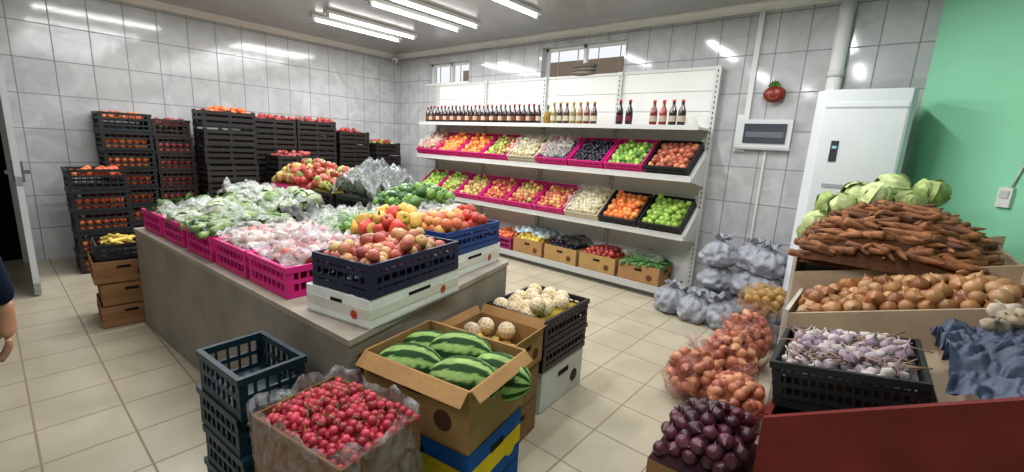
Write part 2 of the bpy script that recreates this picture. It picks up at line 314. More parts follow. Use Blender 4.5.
b.obj('door_leaf',(0,0,0),(0,0,-.026),parent=par)
# ---------------------------------------------------------------- lights
EN=26
def fixture(x,y):
    b=B(); b.box((0,0,-.02),(.10,1.28,.036),'paint',C('e2e2e2'))
    b.tube([(0,-.6,-.055),(0,.6,-.055)],.015,'lamp',C('ffffff'),8)
    for e in(-.61,.61): b.box((0,e,-.052),(.035,.03,.045),'paint',C('d0d0d0'))
    b.obj('fluorescent_lamp',(x,y,HC-.002))
    l=bpy.data.lights.new('tube_glow','AREA'); l.shape='RECTANGLE'; l.size=.07; l.size_y=1.22; l.energy=EN; l.color=(.98,.985,.985)
    o=bpy.data.objects.new('tube_glow',l); o.location=(x,y,HC-.09); sc.collection.objects.link(o)
for x in (-5.6,-5.25,-4.38,-4.05,-3.15,-1.9,-.6):
    fixture(x,3.38)
for x in (-5.6,-4.35,-3.15,-1.9,-.6): fixture(x,1.2)
for x in (-1.5,): fixture(x,-.9)
w=bpy.data.worlds.new('world'); sc.world=w; w.use_nodes=True; w.node_tree.nodes['Background'].inputs[0].default_value=(.93,.96,1,1); w.node_tree.nodes['Background'].inputs[1].default_value=1.0
# ---------------------------------------------------------------- counter
b=B(); A=[(-4.17,.65),(-1.43,.80),(-1.80,2.14),(-4.45,2.2)]
def prism(b,P,z0,z1,mat,col):
    n=len(P); V=[(x,y,z) for z in(z0,z1) for x,y in P]; b.add(V,[tuple(range(n))[::-1],tuple(range(n,2*n))]+[(i,(i+1)%n,n+(i+1)%n,n+i) for i in range(n)],mat,col,False)
def ins(P,d):
    c=np.mean(P,0); return [tuple(np.array(p)+(c-p)/np.linalg.norm(c-p)*d) for p in np.array(P)]
prism(b,ins(A,.01),0,.725,'wood',C('7f776d')); prism(b,A,.725,.75,'wood',C('968c80'))
b.obj('produce_counter')
ZC=.752
def pt(x): return .68+(x+4.17)*.055
specs=[(-3.93,'g'),(-3.50,'c'),(-3.06,'z'),(-2.62,'r'),(-2.20,'t')]
kinds={'g':'leafy_greens_crate','c':'cabbage_crate','z':'zucchini_crate','r':'bagged_pepper_crate','t':'tomato_crate'}
LG=[C('90a870'),C('b4c09a'),C('769454'),C('c0c8b0')]
for x,k in specs:
    b=B(); crate(b,.39,.54,.15,PINK if k!='c' or x<-3.3 else C('c8c4bc'))
    if k=='g': pile(b,f_cabbage,-.19,.19,-.26,.26,.10,.04,.05,[C('4c6a34'),C('6a8440')],.2); leafs(b,(0,0,.14),(.19,.26,.11),260,.06,[C('24441c'),C('345c26'),C('4a6e30')])
    if k=='c': pile(b,f_cabbage,-.19,.19,-.27,.27,.12,.05,.05,LG,.3); leafs(b,(0,0,.13),(.19,.27,.08),80,.06,[C('8aa464'),C('b8c498')]); film(b,-.21,.21,-.29,.28,lambda X,Y:.21-.9*abs(Y)**2,C('dcdfdc'),'clear',.06)
    if k=='z': pile(b,f_cuke,-.19,.19,-.27,.27,.14,.06,.02,[C('5c7c38'),C('86a050'),C('3c5c28')],.5); leafs(b,(0,.1,.15),(.17,.16,.08),60,.06,[C('8aa464'),C('6a8c44')]); film(b,-.1,.21,-.29,.1,lambda X,Y:.21-.9*abs(Y)**2,C('dcdfdc'),'clear',.06)
    if k=='r': pile(b,f_pep,-.17,.17,-.25,.25,.12,.04,.032,[C('a02820'),C('b83a30'),C('c8b0a0')],.4); film(b,-.2,.2,-.28,.26,lambda X,Y:.2-.8*abs(Y)**2-.8*X*X,C('dcd8d8'),'clear',.06)
    if k=='t': pile(b,f_round,-.17,.17,-.24,.24,.12,.04,.032,PINKTOM+[C('c8a8a0')],.4); film(b,-.2,.2,-.28,.26,lambda X,Y:.2-.8*abs(Y)**2-.8*X*X,C('dcd8dc'),'clear',.06)
    b.obj(kinds[k],(x,pt(x)+.29,ZC),(0,0,.05))
def crate2(b,w,d,col,col2=None):
    crate(b,w,d,.15,col2 if col2 is not None else BLACK); crate(b,w,d,.14,col,(0,0,.152))
b=B(); crate2(b,.5,.5,PINK); pile(b,f_pep,-.25,.25,-.25,.25,.29,.16,.036,[C('a8281c'),C('b4402a'),C('b5482a'),C('c0a03c'),C('8c9a34')],.6); b.obj('red_pepper_crate',(-4.05,1.93,ZC),(0,0,.05))
b=B(); crate(b,.5,.4,.16,PINK); pile(b,f_cabbage,-.24,.24,-.19,.19,.14,.06,.05,LG,.3); leafs(b,(0,0,.17),(.22,.18,.1),150,.06,[C('3c5c2a'),C('5a7c3c')]); film(b,-.25,.25,-.2,.2,lambda X,Y:.27-.9*(X*X+Y*Y),C('dcdfdc'),'clear',.06); b.obj('bagged_lettuce_crate',(-4.08,1.44,ZC),(0,0,.05))
b=B(); crate2(b,.42,.44,BLACK); pile(b,f_pep,-.21,.21,-.21,.21,.28,.14,.034,[C('b8a03a'),C('b5482a'),C('a8382a'),C('98a03a')],.5); b.obj('mixed_pepper_crate',(-3.53,1.95,ZC),(0,0,.05))
b=B(); crate2(b,.50,.42,BLACK); pile(b,f_cabbage,-.23,.23,-.2,.2,.30,.12,.06,[C('56604c'),C('747c6c')],.3); film(b,-.28,.28,-.25,.25,lambda X,Y:.46-1.4*(X*X+Y*Y),C('828886'),'bag',.1); b.obj('bagged_herb_crate',(-3.03,1.97,ZC),(0,0,.05))
b=B(); crate(b,.5,.42,.15,WHITE); pile(b,f_cabbage,-.23,.23,-.19,.19,.14,.08,.055,LG,.4); leafs(b,(0,0,.18),(.22,.18,.08),70,.06,[C('5a7c3c'),C('7c9a54')]); film(b,-.25,.25,-.22,.22,lambda X,Y:.26-.9*(X*X+Y*Y),C('d8dcd8'),'clear',.07); b.obj('cauliflower_crate',(-3.55,1.46,ZC),(0,0,.05))
b=B(); crate(b,.42,.42,.20,BLACK); film(b,-.2,.2,-.2,.2,lambda X,Y:.16,C('20201e'),'sack',.06); pile(b,f_cuke,-.2,.2,-.2,.2,.13,.02,.018,CUC,.3); b.obj('cucumber_crate',(-3.03,1.46,ZC),(0,0,.05))
b=B(); crate2(b,.42,.42,WHITE); pile(b,f_pep,-.21,.21,-.21,.21,.28,.1,.033,GREENP+CUC,.5); b.obj('green_pepper_crate',(-2.54,1.95,ZC),(0,0,.05))
b=B(); crate(b,.44,.42,.16,PINK); pile(b,f_pep,-.22,.22,-.21,.21,.14,.08,.028,[C('5f8c2e'),C('7fa040'),C('4a7a1e')],.5); film(b,-.23,.1,-.24,.2,lambda X,Y:.24-.9*(X*X+Y*Y),C('d8dcd8'),'clear',.07); b.obj('green_chili_crate',(-2.56,1.47,ZC),(0,0,.05))
def white_tray(name,w,d,h,loc,rz,top=WHITE):
    b=B(); cbox(b,w,d,h,top,stripe=C('cdc8be'),hole=True,logo=C('b04a30')); b.obj(name,loc,(0,0,rz))
white_tray('white_fruit_carton',.37,.60,.12,(-1.70,1.16,ZC),.2)
white_tray('white_fruit_carton',.40,.58,.12,(-1.99,1.78,ZC),.2)
b=B(); crate(b,.34,.58,.14,C('16203a'),mid=2); pile(b,f_apple,-.155,.155,-.27,.27,.11,.03,.031,[C('a03028'),C('b8503a'),C('c8884a'),C('bc9c4c')],.3); b.obj('apple_crate',(-1.68,1.16,ZC+.124),(0,0,.2))
b=B(); crate(b,.36,.56,.14,C('1a3c78'),mid=2); pile(b,f_pep,-.17,.17,.0,.26,.12,.04,.036,YR,.4); pile(b,f_round,-.17,.17,-.26,.02,.12,.03,.034,[C('d98a2c'),C('cc5a2a'),C('d8a040')],.3); b.obj('mixed_fruit_crate',(-1.97,1.78,ZC+.124),(0,0,.2))
b=B(); cbox(b,.39,.35,.2,WHITE); pile(b,f_pep,-.18,.18,-.16,.16,.2,.1,.04,YR,.5);  b.obj('bell_pepper_carton',(-2.13,1.47,ZC),(0,0,.1))
b=B(); crate(b,.30,.40,.16,WHITE); pile(b,f_apple,-.14,.14,-.19,.19,.16,.08,.034,[C('b8503a'),C('c8884a'),C('a03028'),C('98a040')],.5); film(b,-.16,.16,-.22,.2,lambda X,Y:.3-.9*(X*X+Y*Y),C('d8dcd8'),'clear',.05); b.obj('bagged_apple_crate',(-2.27,1.93,ZC+.0),(0,0,.15))
# ---------------------------------------------------------------- gondola
GX0,GX1=-5.66,-1.45; WM=C('d2d2ce')
b=B(); b.bx(GX0,GX1,4.79,4.82,0,2.33,'paint',WM)
for k in range(5):
    x=GX0+(GX1-GX0)*k/4; b.bx(x-.025,x+.025,4.755,4.80,0,2.36,'paint',C('c0c0bc'))
    for i in range(44): b.bx(x-.005,x+.005,4.752,4.757,.15+i*.05,.175+i*.05,'paint',C('3c3c3c'))
b.bx(GX0,GX1,4.78,4.81,2.33,2.36,'paint',C('c0c0bc'))
for z in (1.93,2.13): b.bx(GX0,GX1,4.786,4.79,z-.002,z+.002,'paint',C('98988f'))
b.bx(GX0,GX1,4.42,4.79,1.735,1.755,'paint',WM); b.bx(GX0,GX1,4.40,4.42,1.725,1.77,'paint',C('b8b8b4'))
TA=.62
for z,t in ((1.26,TA),(.68,TA)):
    L=.40/math.cos(t); b.box(((GX0+GX1)/2,4.39+.2,z+.2*math.tan(t)),(GX1-GX0,L,.016),'paint',WM,Rm(t,0,0)); b.bx(GX0,GX1,4.375,4.392,z-.03,z+.03,'paint',C('c8c8c4'))
    for k in range(5):
        x=GX0+(GX1-GX0)*k/4; pv=[(x-.006,4.39,z-.03),(x-.006,4.79,z-.09),(x-.006,4.79,z+.4*math.tan(t)),(x-.006,4.39,z)]
        V=pv+[(a+.012,c,d) for a,c,d in pv]; b.add(V,[(0,1,2,3),(7,6,5,4),(0,4,5,1),(1,5,6,2),(2,6,7,3),(3,7,4,0)],'paint',C('c8c8c4'),False)
b.bx(GX0,GX1,4.37,4.79,.09,.115,'paint',WM); b.bx(GX0,GX1,4.355,4.37,.06,.13,'paint',C('b0b0ac')); b.bx(GX0,GX1,4.42,4.44,0,.09,'paint',C('7a7a76'))
b.obj('gondola_shelf')
def shelfcrate(name,x,z,t,fn,r,cols,ccol,white=False,film_=False,w=.44,dd=.46):
    b=B()
    if white: cbox(b,w,dd,.10,ccol,(0,dd/2,0),hole=False)
    else: crate(b,w,dd,.11,ccol,(0,dd/2,0))
    pile(b,fn,-w/2+.025,w/2-.025,.025,dd-.03,.075,.015,r,cols,.22)
    if film_: film(b,-w/2+.01,w/2-.01,.0,dd,lambda X,Y:.13,C('d8d4c0'),'clear',.05)
    b.obj(name,(x,4.392,z+.012),(t,0,0))
n=9; st=(GX1-GX0-.04)/n
mid=[('bagged_fruit_crate',f_round,.034,[C('b9705a'),C('a05040')],PINK,1),('orange_crate',f_round,.035,ORANGE,PINK,0),('orange_crate',f_round,.035,ORANGE,PINK,0),('pear_crate',f_pear,.034,PEARG+[C('b8603a')],PINK,0),('bagged_lemon_crate',f_pear,.032,[C('b8a868'),C('c6b67a'),C('a88a4a')],C('bfb8a4'),1),('fig_crate',f_round,.026,FIG,PINK,1),('plum_crate',f_round,.026,PLUM,PINK,0),('lime_crate',f_round,.03,GREENP+GREENAP,PINK,0),('apricot_crate',f_round,.036,[C('b9603a'),C('c97a4c'),C('a84a34')],BLACK,0)]
for i,(nm,fn,r,cols,cc,fl) in enumerate(mid): shelfcrate(nm,GX0+.02+st*(i+.5),1.26,TA,fn,r,cols,cc,False,fl)
low=[('green_apple_crate',f_apple,.034,GREENAP,PINK,0),('apple_crate',f_apple,.034,GREENAP+YELAP,PINK,0),('apple_crate',f_apple,.034,YELAP,PINK,0),('red_apple_crate',f_apple,.034,REDAP,PINK,0),('apple_crate',f_apple,.034,YELAP+REDAP,PINK,0),('apple_crate',f_apple,.034,REDAP,PINK,0),('bagged_lemon_carton',f_round,.03,[C('c8b880'),C('d0c494')],C('ccc2a8'),1),('orange_crate',f_round,.036,ORANGE,BLACK,0),('green_apple_crate',f_apple,.036,GREENAP,BLACK,0)]
for i,(nm,fn,r,cols,cc,fl) in enumerate(low): shelfcrate(nm,GX0+.02+st*(i+.5),.68,TA,fn,r,cols,cc,fl==1,fl)
bot=[('tomato_crate',TOM,PINK,0),('tomato_crate',TOM,PINK,0),('persimmon_crate',MAND,PINK,0),('persimmon_crate',MAND,C('8a2a5a'),0),('bagged_banana_carton',LEM,CARD,1),('grape_carton',PLUM,C('a08050'),2),('red_apple_carton',TOM,C('a08050'),0),('cucumber_carton',CUC,CARD,3)]
for i,(nm,cols,cc,k) in enumerate(bot):
    x=GX0+.25+i*.505; b=B(); w=.46
    if 'crate' in nm: crate(b,w,.38,.17,cc)
    else: cbox(b,w,.38,.2,cc,flap=0,hole=True,logo=C('5a3a22'))
    h=.14 if 'crate' in nm else .17
    if k==3: pile(b,f_cuke,-.2,.2,-.17,.17,h,.06,.02,cols,.4); film(b,-.22,.22,-.2,.19,lambda X,Y:.27-.5*X*X,C('8a9880'),'clear',.05)
    else: pile(b,f_round,-.21,.21,-.17,.17,h,.05,.034,cols,.45)
    if k==1: film(b,-.24,.24,-.2,.2,lambda X,Y:.27-.6*X*X,C('a8c0d0'),'bag',.07)
    if k==2: film(b,-.24,.24,-.2,.2,lambda X,Y:.26-.6*X*X,C('40403c'),'bag',.05)
    b.obj(nm,(x,4.57,.117),(0,0,0))
BOT=lathe([(0,0),(.9,0),(1,.04),(1,.52),(.9,.62),(.42,.78),(.38,.9),(.42,.91),(.42,.93),(0,.93)],12)
CAP=lathe([(0,1),(.46,1),(.46,.92),(0,.92)],12); LAB=lathe([(1.02,.18),(1.02,.40)],12)
def bottle(name,x,y,z,h,r,col,cap,lab):
    b=B(); b.add(*BOT,'glass',col,True,(r,r,h)); b.add(*CAP,'paint',cap,True,(r,r,h)); b.add(*LAB,'card',lab,True,(r,r,h)); b.obj(name,(x,y,z),(0,0,rng.uniform(0,6)))
x=-5.56; i=0
while x<-3.42:
    bottle('juice_bottle',x,4.5,1.757,.25,.034,pick([C('20080c'),C('2c0e12'),C('14080a'),C('34180e')]),C('a83020') if i%3 else C('b8b0a0'),C('a89a84') if i%2 else C('6a3a2a')); x+=.079;i+=1
for x in np.arange(-3.2,-2.6,.092): bottle('juice_bottle',x,4.5,1.757,.26,.037,pick([C('8a5a10'),C('78701c'),C('6a2a10'),C('4c1c10')]),C('b89020'),C('b0a890'))
for x in (-2.33,-2.22): bottle('juice_bottle',x,4.5,1.757,.27,.037,C('1a0c10'),C('c03020'),C('5a2a34'))
for x,cc in ((-1.95,'6c1814'),(-1.85,'802018'),(-1.75,'1c0a10'),(-1.66,'2a0e14')): bottle('sauce_bottle',x,4.5,1.757,.26,.038,C(cc),C('c03a28'),C('a89888'))
b=B()
V,F=sph(16,12); q=((np.arange(len(V)))%2)[:,None]; b.add(V*(1+.06*q),F,'matte',C('9a7a30')*q+C('6a5424')*(1-q),True,(.05,.05,.08),None,(0,0,.08))
for k in range(22):
    a=k*2.4; l=.06+.05*rng.random(); tl=.2+.5*rng.random(); b.add([(-.008,0,0),(.008,0,0),(.006,.01,.6*l),(-.006,.01,.6*l),(0,.4*l*tl*2,l)],[(0,1,2,3),(3,2,4)],'leaf',pick([C('3f6a2c'),C('5c8040')]),True,1,Rm(0,0,a),(0,0,.15))
b.obj('pineapple',(-3.31,4.53,1.757))
b=B()
for k in range(3): b.add(disp(S2[0],.15,1.5,k*9),S2[1],'cloth',C('7a7468')*(1-.1*k),True,(.17,.08,.03),None,(.01*k,0,.03+.04*k))
b.obj('folded_sacks',(-3.02,4.8,2.352))
# ---------------------------------------------------------------- crates along left wall
def stack(name,x,y,w,d,n,h,cols,ccol,rz=0,toph=.0,mid=2,fn=f_round,r=.033):
    b=B()
    for k in range(n):
        o=(rng.normal(0,.006),rng.normal(0,.006),k*(h+.004)); crate(b,w,d,h,ccol*rng.uniform(.8,1.3),o,rib=.06,mid=mid)
        if k==n-1: pile(b,fn,-w/2+.02,w/2-.02,-d/2+.02,d/2-.02,o[2]+h*.75,toph,r,cols,.2)
        else:
            for yy in np.arange(-d/2+.05,d/2-.04,r*1.9):
                for zz in (o[2]+.045,o[2]+.045+r*1.8): fn(b,(w/2-.05,yy,zz),r,cols)
            for xx in np.arange(-w/2+.05,w/2-.04,r*1.9):
                for zz in (o[2]+.045,o[2]+.045+r*1.8): fn(b,(xx,-d/2+.05,zz),r,cols)
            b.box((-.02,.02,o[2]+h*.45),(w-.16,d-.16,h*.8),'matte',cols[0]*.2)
    b.obj(name,(x,y,0),(0,0,rz))
stack('mandarin_crate_stack',-6.16,.72,.38,.44,5,.205,MAND,BLACK)
stack('mandarin_crate_stack',-6.62,1.05,.38,.44,8,.198,MAND,BLACK)
stack('tomato_crate_stack',-6.62,1.47,.38,.36,8,.193,PINKTOM,C('241a18'))
def darkstack(x,y,n,h,top=None,d=.57,w=.40):
    b=B()
    for k in range(n):
        o=(rng.normal(0,.006),rng.normal(0,.005),k*(h+.003)); cc=C('1c1918')*rng.uniform(.8,1.5)
        for sx in(-1,1):
            for zz in (.02,h*.42,h*.74): b.box((o[0]+sx*(w/2-.006),o[1],o[2]+zz+.018),(.01,d,.042),'plastic',cc)
            for sy in (-1,0,1): b.box((o[0]+sx*(w/2-.02),o[1]+sy*(d/2-.02),o[2]+h/2),(.035,.035,h),'plastic',cc*.8)
        for sy in(-1,1):
            for zz in (.02,h*.42,h*.74): b.box((o[0],o[1]+sy*(d/2-.006),o[2]+zz+.018),(w,.01,.042),'plastic',cc)
        b.box((o[0],o[1],o[2]+.008),(w-.02,d-.02,.012),'plastic',cc*.7)
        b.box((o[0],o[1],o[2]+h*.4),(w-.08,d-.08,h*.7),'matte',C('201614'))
    if top: pile(b,f_round,-w/2+.03,w/2-.03,-d/2+.03,d/2-.03,(n-1)*(h+.003)+h*.82,.02,.035,top,.2)
    b.obj('plastic_crate_stack',(x,y,0))
darkstack(-6.38,1.98,8,.212,MAND); darkstack(-6.60,2.58,8,.207,TOM); darkstack(-6.60,3.17,8,.208,PINKTOM); darkstack(-6.60,3.76,8,.193,TOM,.5); darkstack(-6.5,4.30,7,.2,GREENAP+TOM,.45)
darkstack(-6.12,2.66,6,.2,PINKTOM,.5)
b=B(); 
for k in range(3): cbox(b,.45,.4,.25,CARD2*(1-.05*k),(0,0,.26*k),closed=True)
b.obj('cardboard_box_stack',(-5.95,4.12,0),(0,0,.1))
b=B(); 
for k in range(3): cbox(b,.42,.34,.165,C('8a6444')*(1-.05*k),(rng.normal(0,.01),rng.normal(0,.01),k*.172),stripe=C('7a5638'),hole=True,logo=C('5a3822'))
b.box((0,0,.47),(.38,.29,.02),'card',C('4a3424'))
b.obj('cardboard_box_stack',(-4.43,.60,0),(0,0,-.06))
b=B(); crate(b,.38,.3,.11,BLACK)
def banana(b,p,rz,s):
    pts=[];rs=[]
    for k in range(8):
        a=-.8+1.6*k/7; pts.append(np.array(p)+Rm(0,0,rz)@np.array([.1*math.sin(a)*s,.1*(math.cos(a)-.8)*s,.02])); rs.append(s*(.006 if k in(0,7) else .017))
    b.tube(pts,rs,'skin',pick([C('d8b828'),C('c9a420')]),6)
for k in range(14): banana(b,(rng.uniform(-.1,.1),rng.uniform(-.08,.08),.06+.004*k),rng.uniform(0,6),1)
b.obj('banana_crate',(-4.43,.60,.515),(0,0,-.06))
# ---------------------------------------------------------------- foreground centre
b=B(); TE=C('0f2833')
for k in range(4): crate(b,.34,.24,.162,TE,(rng.normal(0,.012),rng.normal(0,.006),k*.164),mid=1)
b.obj('teal_crate_stack',(-1.79,.58,0),(0,0,.08))
b=B(); cz=.34; crate(b,.40,.28,.16,C('2a3a6a'),(0,0,0)); crate(b,.40,.28,.16,C('2a3a6a'),(0,0,.165)); cbox(b,.42,.30,.30,C('7a5034'),(0,0,cz),hole=False)
pile(b,f_round,-.205,.205,-.145,.145,cz+.27,.05,.0150,CHER,.5)
for k in range(120):
    x,y=rng.uniform(-.19,.19),rng.uniform(-.13,.13); z=cz+.29+.05*(1-(x/.22)**2)*(1-(y/.16)**2); b.tube([(x,y,z),(x+rng.normal(0,.012),y+rng.normal(0,.012),z+.02)],.0012,'leaf',C('5a7a30'),4)
V=[];F=[];m=64;R_=[(-.03,1.0),(.02,1.05),(.0,1.03),(-.1,1.1),(-.22,1.08),(-.32,1.04)]
for j,(dz,f) in enumerate(R_):
    for k in range(m):
        a=2*math.pi*k/m; c_,s_=math.cos(a),math.sin(a); q=1/max(abs(c_),abs(s_)); q=q**.8
        wv=1+.05*mn.noise(Vector((c_*5,s_*5,j*1.3)))*(1+j*.6)+.02*math.sin(13*a+j)
        V.append((.21*c_*q*f*wv,.152*s_*q*f*wv*1.02,cz+.32+dz+.015*math.sin(7*a)+.01*math.sin(17*a)))
for j in range(len(R_)-1):
    for k in range(m): F.append((j*m+k,j*m+(k+1)%m,(j+1)*m+(k+1)%m,(j+1)*m+k))
b.add(V,F,'clear',C('a8a8a8')); b.obj('cherry_box',(-1.19,.62,0),(0,0,.16))
# watermelon box on banana boxes
b=B(); BL=C('1a4f98')
for k in range(2): cbox(b,.50,.36,.225,BL,(0,0,k*.23),stripe=C('d8b41c'),hole=True,logo=C('d8b41c'),closed=(k==0))
cbox(b,.50,.38,.24,CARD,(0,0,.46),flap=.06,fang=2.3,hole=True,logo=C('4a3220'))
V,F=sph(84,22); th=np.arctan2(V[:,1],V[:,0]); st_=np.array([math.sin(9*t+1.5*mn.noise(Vector((v[0]*3,v[1]*3,v[2]*6)))) for t,v in zip(th,V)])[:,None]; mix=np.clip(st_*3+.8,0,1)
wc=C('12380f')*mix+C('8aa860')*(1-mix)
for (x,y,z,rz) in [(-.11,-.09,.635,.25),(.13,-.06,.64,.15),(.0,.09,.65,.2),(-.17,.09,.61,.3),(.19,.09,.61,-.1)]:
    b.add(V,F,'matte',wc,True,(.09,.09,.135),Rm(0,math.pi/2,rz+.2),(x,y,z))
b.obj('watermelon_box',(-1.20,1.08,0),(0,0,.17))
b=B(); cbox(b,.38,.33,.19,CARD2,(0,0,0),closed=True); cbox(b,.38,.33,.19,CARD2,(0,0,.2),closed=True); cbox(b,.40,.34,.17,CARD,(0,0,.40),flap=.05,fang=.5,logo=C('4a3220'))
pile(b,f_pear,-.18,.18,-.15,.15,.45,.02,.04,[C('d8a420'),C('c98a1c'),C('b0a030')],.2)
for (x,y) in [(-.1,.08),(.02,.1),(-.12,-.02)]: f_foam(b,(x,y,.54),.045,None)
b.obj('mango_box',(-1.40,1.57,0),(0,0,.15))
b=B(); cbox(b,.40,.48,.25,C('c8c8c2'),closed=True,logo=C('3a3a3a'),stripe=None); crate(b,.41,.50,.155,BLACK,(0,0,.26),mid=2); crate(b,.41,.50,.155,BLACK,(0,0,.418),mid=2)
b.box((0,0,.34),(.36,.45,.14),'matte',C('1a1a16')); pile(b,f_foam,-.2,.2,-.24,.24,.54,.02,.050,LEM,.06,sp=2.05)
b.obj('foam_wrapped_pear_crate',(-1.50,2.10,0),(0,0,.06))
# ---------------------------------------------------------------- right stand
b=B(); RED=C('6a201c'); WD=C('a8937a')
def side(y0,y1,x0,x1,zl,zr,col,zb=0):
    V=[(x0,y0,zb),(x1,y0,zb),(x1,y0,zr),(x0,y0,zl),(x0,y1,zb),(x1,y1,zb),(x1,y1,zr),(x0,y1,zl)]
    b.add(V,[(0,1,2,3),(7,6,5,4),(0,4,5,1),(1,5,6,2),(2,6,7,3),(3,7,4,0)],'wood',col,False)
side(1.88,1.905,-.22,.62,.49,.97,RED); side(2.80,2.82,-.30,.62,.66,.96,WD); side(3.36,3.38,-.37,.62,.78,1.04,WD); side(4.10,4.12,-.38,.62,.85,1.10,WD)
b.bx(-.22,-.20,1.905,2.80,0,.50,'wood',RED); b.bx(-.32,-.30,2.80,3.36,0,.68,'wood',C('bfb8ac')); b.bx(-.39,-.37,3.36,4.12,0,.90,'wood',C('c4bcb0')); b.bx(.60,.62,1.905,4.12,0,1.02,'wood',WD)
def slope(x0,x1,y0,y1,z0,z1,col): b.add([(x0,y0,z0),(x1,y0,z1),(x1,y1,z1),(x0,y1,z0)],[(0,1,2,3)],'wood',col,False)
slope(-.20,.60,1.905,2.80,.42,.80,WD*.7); slope(-.30,.60,2.82,3.36,.56,.86,WD*.8); slope(-.37,.60,3.38,4.10,.72,.98,WD*.8)
b.obj('produce_stand')
def slab(name,fn,x0,x1,y0,y1,z0,z1,h,r,cols,extra=.5):
    b=B(); L=math.hypot(x1-x0,z1-z0); pile(b,fn,0,L,y0,y1,0,h,r,cols,extra); b.obj(name,(x0,0,z0),(0,-math.atan2(z1-z0,x1-x0),0))
slab('onion_pile',f_onion,-.28,.58,2.84,3.34,.65,.90,.05,.042,ON)
b=B(); pile(b,f_carrot,-.36,.52,3.36,4.0,.86,.36,.023,CAR,.9,sp=2.2); pile(b,f_carrot,-.34,.50,3.3,3.9,.90,.33,.022,CAR,.7,sp=2.5); b.obj('carrot_pile')
b=B()
for (x,y,z,r) in [(-.30,3.95,1.20,.08),(-.15,3.98,1.28,.09),(.02,4.0,1.34,.095),(-.05,3.82,1.29,.085),(.22,4.0,1.33,.09),(-.22,3.80,1.20,.08),(.12,3.9,1.25,.08),(-.34,3.72,1.08,.075),(-.37,3.86,.98,.08),(-.33,3.6,.98,.06),(-.15,4.05,1.1,.08),(.1,4.08,1.15,.08),(.3,3.98,1.12,.08),(-.3,4.05,1.0,.08),(0,4.05,1.0,.09)]: f_cabbage(b,(x,y,z),r,CAB)
b.obj('cabbage_pile')
b=B(); crate(b,.48,.5,.19,BLACK,mid=3,rib=.03); pile(b,f_garlic,-.22,.22,-.23,.23,.14,.05,.025,GAR,.6)
for k in range(70):
    x,y=rng.uniform(-.2,.2),rng.uniform(-.2,.2); b.tube([(x,y,.18),(x+rng.normal(0,.03),y+rng.normal(0,.03),.21),(x+rng.normal(0,.05),y+rng.normal(0,.05),.215)],.003,'matte',C('8a7060'),5)
b.obj('garlic_crate',(.02,2.26,.54),(0,-.18,.03))
b=B(); film(b,.27,.59,1.95,2.76,lambda X,Y:.76+.35*(X-.26)+.03*math.sin(9*Y),C('3c465c'),'sack',.06,80)
for k in range(12): f_garlic(b,(rng.uniform(.38,.56),rng.uniform(2.35,2.72),.93),.032,[C('b8ab98'),C('a89478')])
b.obj('garlic_sack')
def netbag(name,x,y,z,r,h,cols,netcol):
    b=B(); 
    for k in range(90):
        d=rng.normal(size=3); d/=np.linalg.norm(d); f_onion(b,(d[0]*r*.86,d[1]*r*.86,h*.5+d[2]*h*.40),.034,cols)
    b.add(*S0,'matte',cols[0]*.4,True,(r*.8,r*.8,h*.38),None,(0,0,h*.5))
    bag(b,(0,0,0),r*1.02,h*1.02,netcol,'clear'); b.obj(name,(x,y,z),(0,0,rng.uniform(0,6)))
PO=[C('bc6c44'),C('cc8658'),C('a85c44')]
netbag('onion_net_bag',-.72,2.72,0,.16,.33,PO,C('a05a50')); netbag('onion_net_bag',-.45,2.62,0,.15,.30,PO,C('a05a50')); netbag('onion_net_bag',-.60,3.0,.0,.16,.42,PO,C('a05a50')); netbag('onion_net_bag',-.60,3.42,.0,.16,.44,PO,C('a05a50'))
b=B(); cbox(b,.38,.44,.16,CARD2,hole=False); pile(b,f_onion,-.19,.19,-.22,.22,.17,.15,.036,RON,.8); b.obj('red_onion_box',(-.43,1.99,0),(0,0,.05))
GS=C('8d9098')
def sack(x,y,z,r,h,col=GS):
    b=B(); bag(b,(0,0,0),r,h,col*rng.uniform(.85,1.15),'sack'); b.obj('potato_bag',(x,y,z),(0,0,rng.uniform(0,6)))
for (x,y,z) in [(-1.40,4.14,0),(-1.14,4.45,0),(-1.12,4.45,.23),(-1.12,4.45,.46),(-.84,4.5,0),(-.84,4.5,.23),(-.86,4.52,.46),(-.90,4.10,0),(-.66,4.30,.0),(-.68,4.42,.23),(-.70,4.48,.46),(-1.16,4.10,0.0),(-.62,3.96,0)]: sack(x,y,z,.145,.27)
b=B(); bag(b,(0,0,0),.17,.26,C('b8904a'),'clear',False); pile(b,f_round,-.13,.13,-.13,.13,.1,.08,.035,[C('b88a40'),C('a07830')],.4); b.obj('potato_net_bag',(-.60,3.94,.26))
# ---------------------------------------------------------------- air conditioner etc.
b=B(); AW,AD,AH=.60,.38,2.04; wc_=C('cfd3d8')
pr=[(-AW/2,.19),(-AW/2,-.10),(-AW/2+.07,-.19),(AW/2-.03,-.19),(AW/2,-.15),(AW/2,.19)]
prism(b,pr,.06,AH,'paint',wc_); prism(b,ins(pr,.02),0,.06,'paint',C('a8acb0'))
b.box((.02,-.1925,1.02),(AW-.12,.004,1.86),'paint',C('d6d9dc'))
b.bx(-AW/2+.075,AW/2-.035,-.196,-.188,1.90,1.915,'paint',C('a4a8ac')); b.bx(-AW/2+.075,AW/2-.035,-.196,-.188,.9,.905,'paint',C('b0b4b8'))
b.bx(-.15,-.10,-.200,-.192,1.50,1.66,'glass',C('30343a')); b.bx(-.14,-.11,-.203,-.2,1.60,1.62,'paint',C('8ac0d8')); b.bx(-.16,.0,-.199,-.193,1.30,1.33,'paint',C('9aa0a8'))
for i in range(14): b.box((.02,-.195,.15+i*.03),(AW-.2,.006,.006),'paint',C('b8bcc0'))
b.obj('air_conditioner',(-.25,4.48,0),(0,0,.04),bevel=.012)
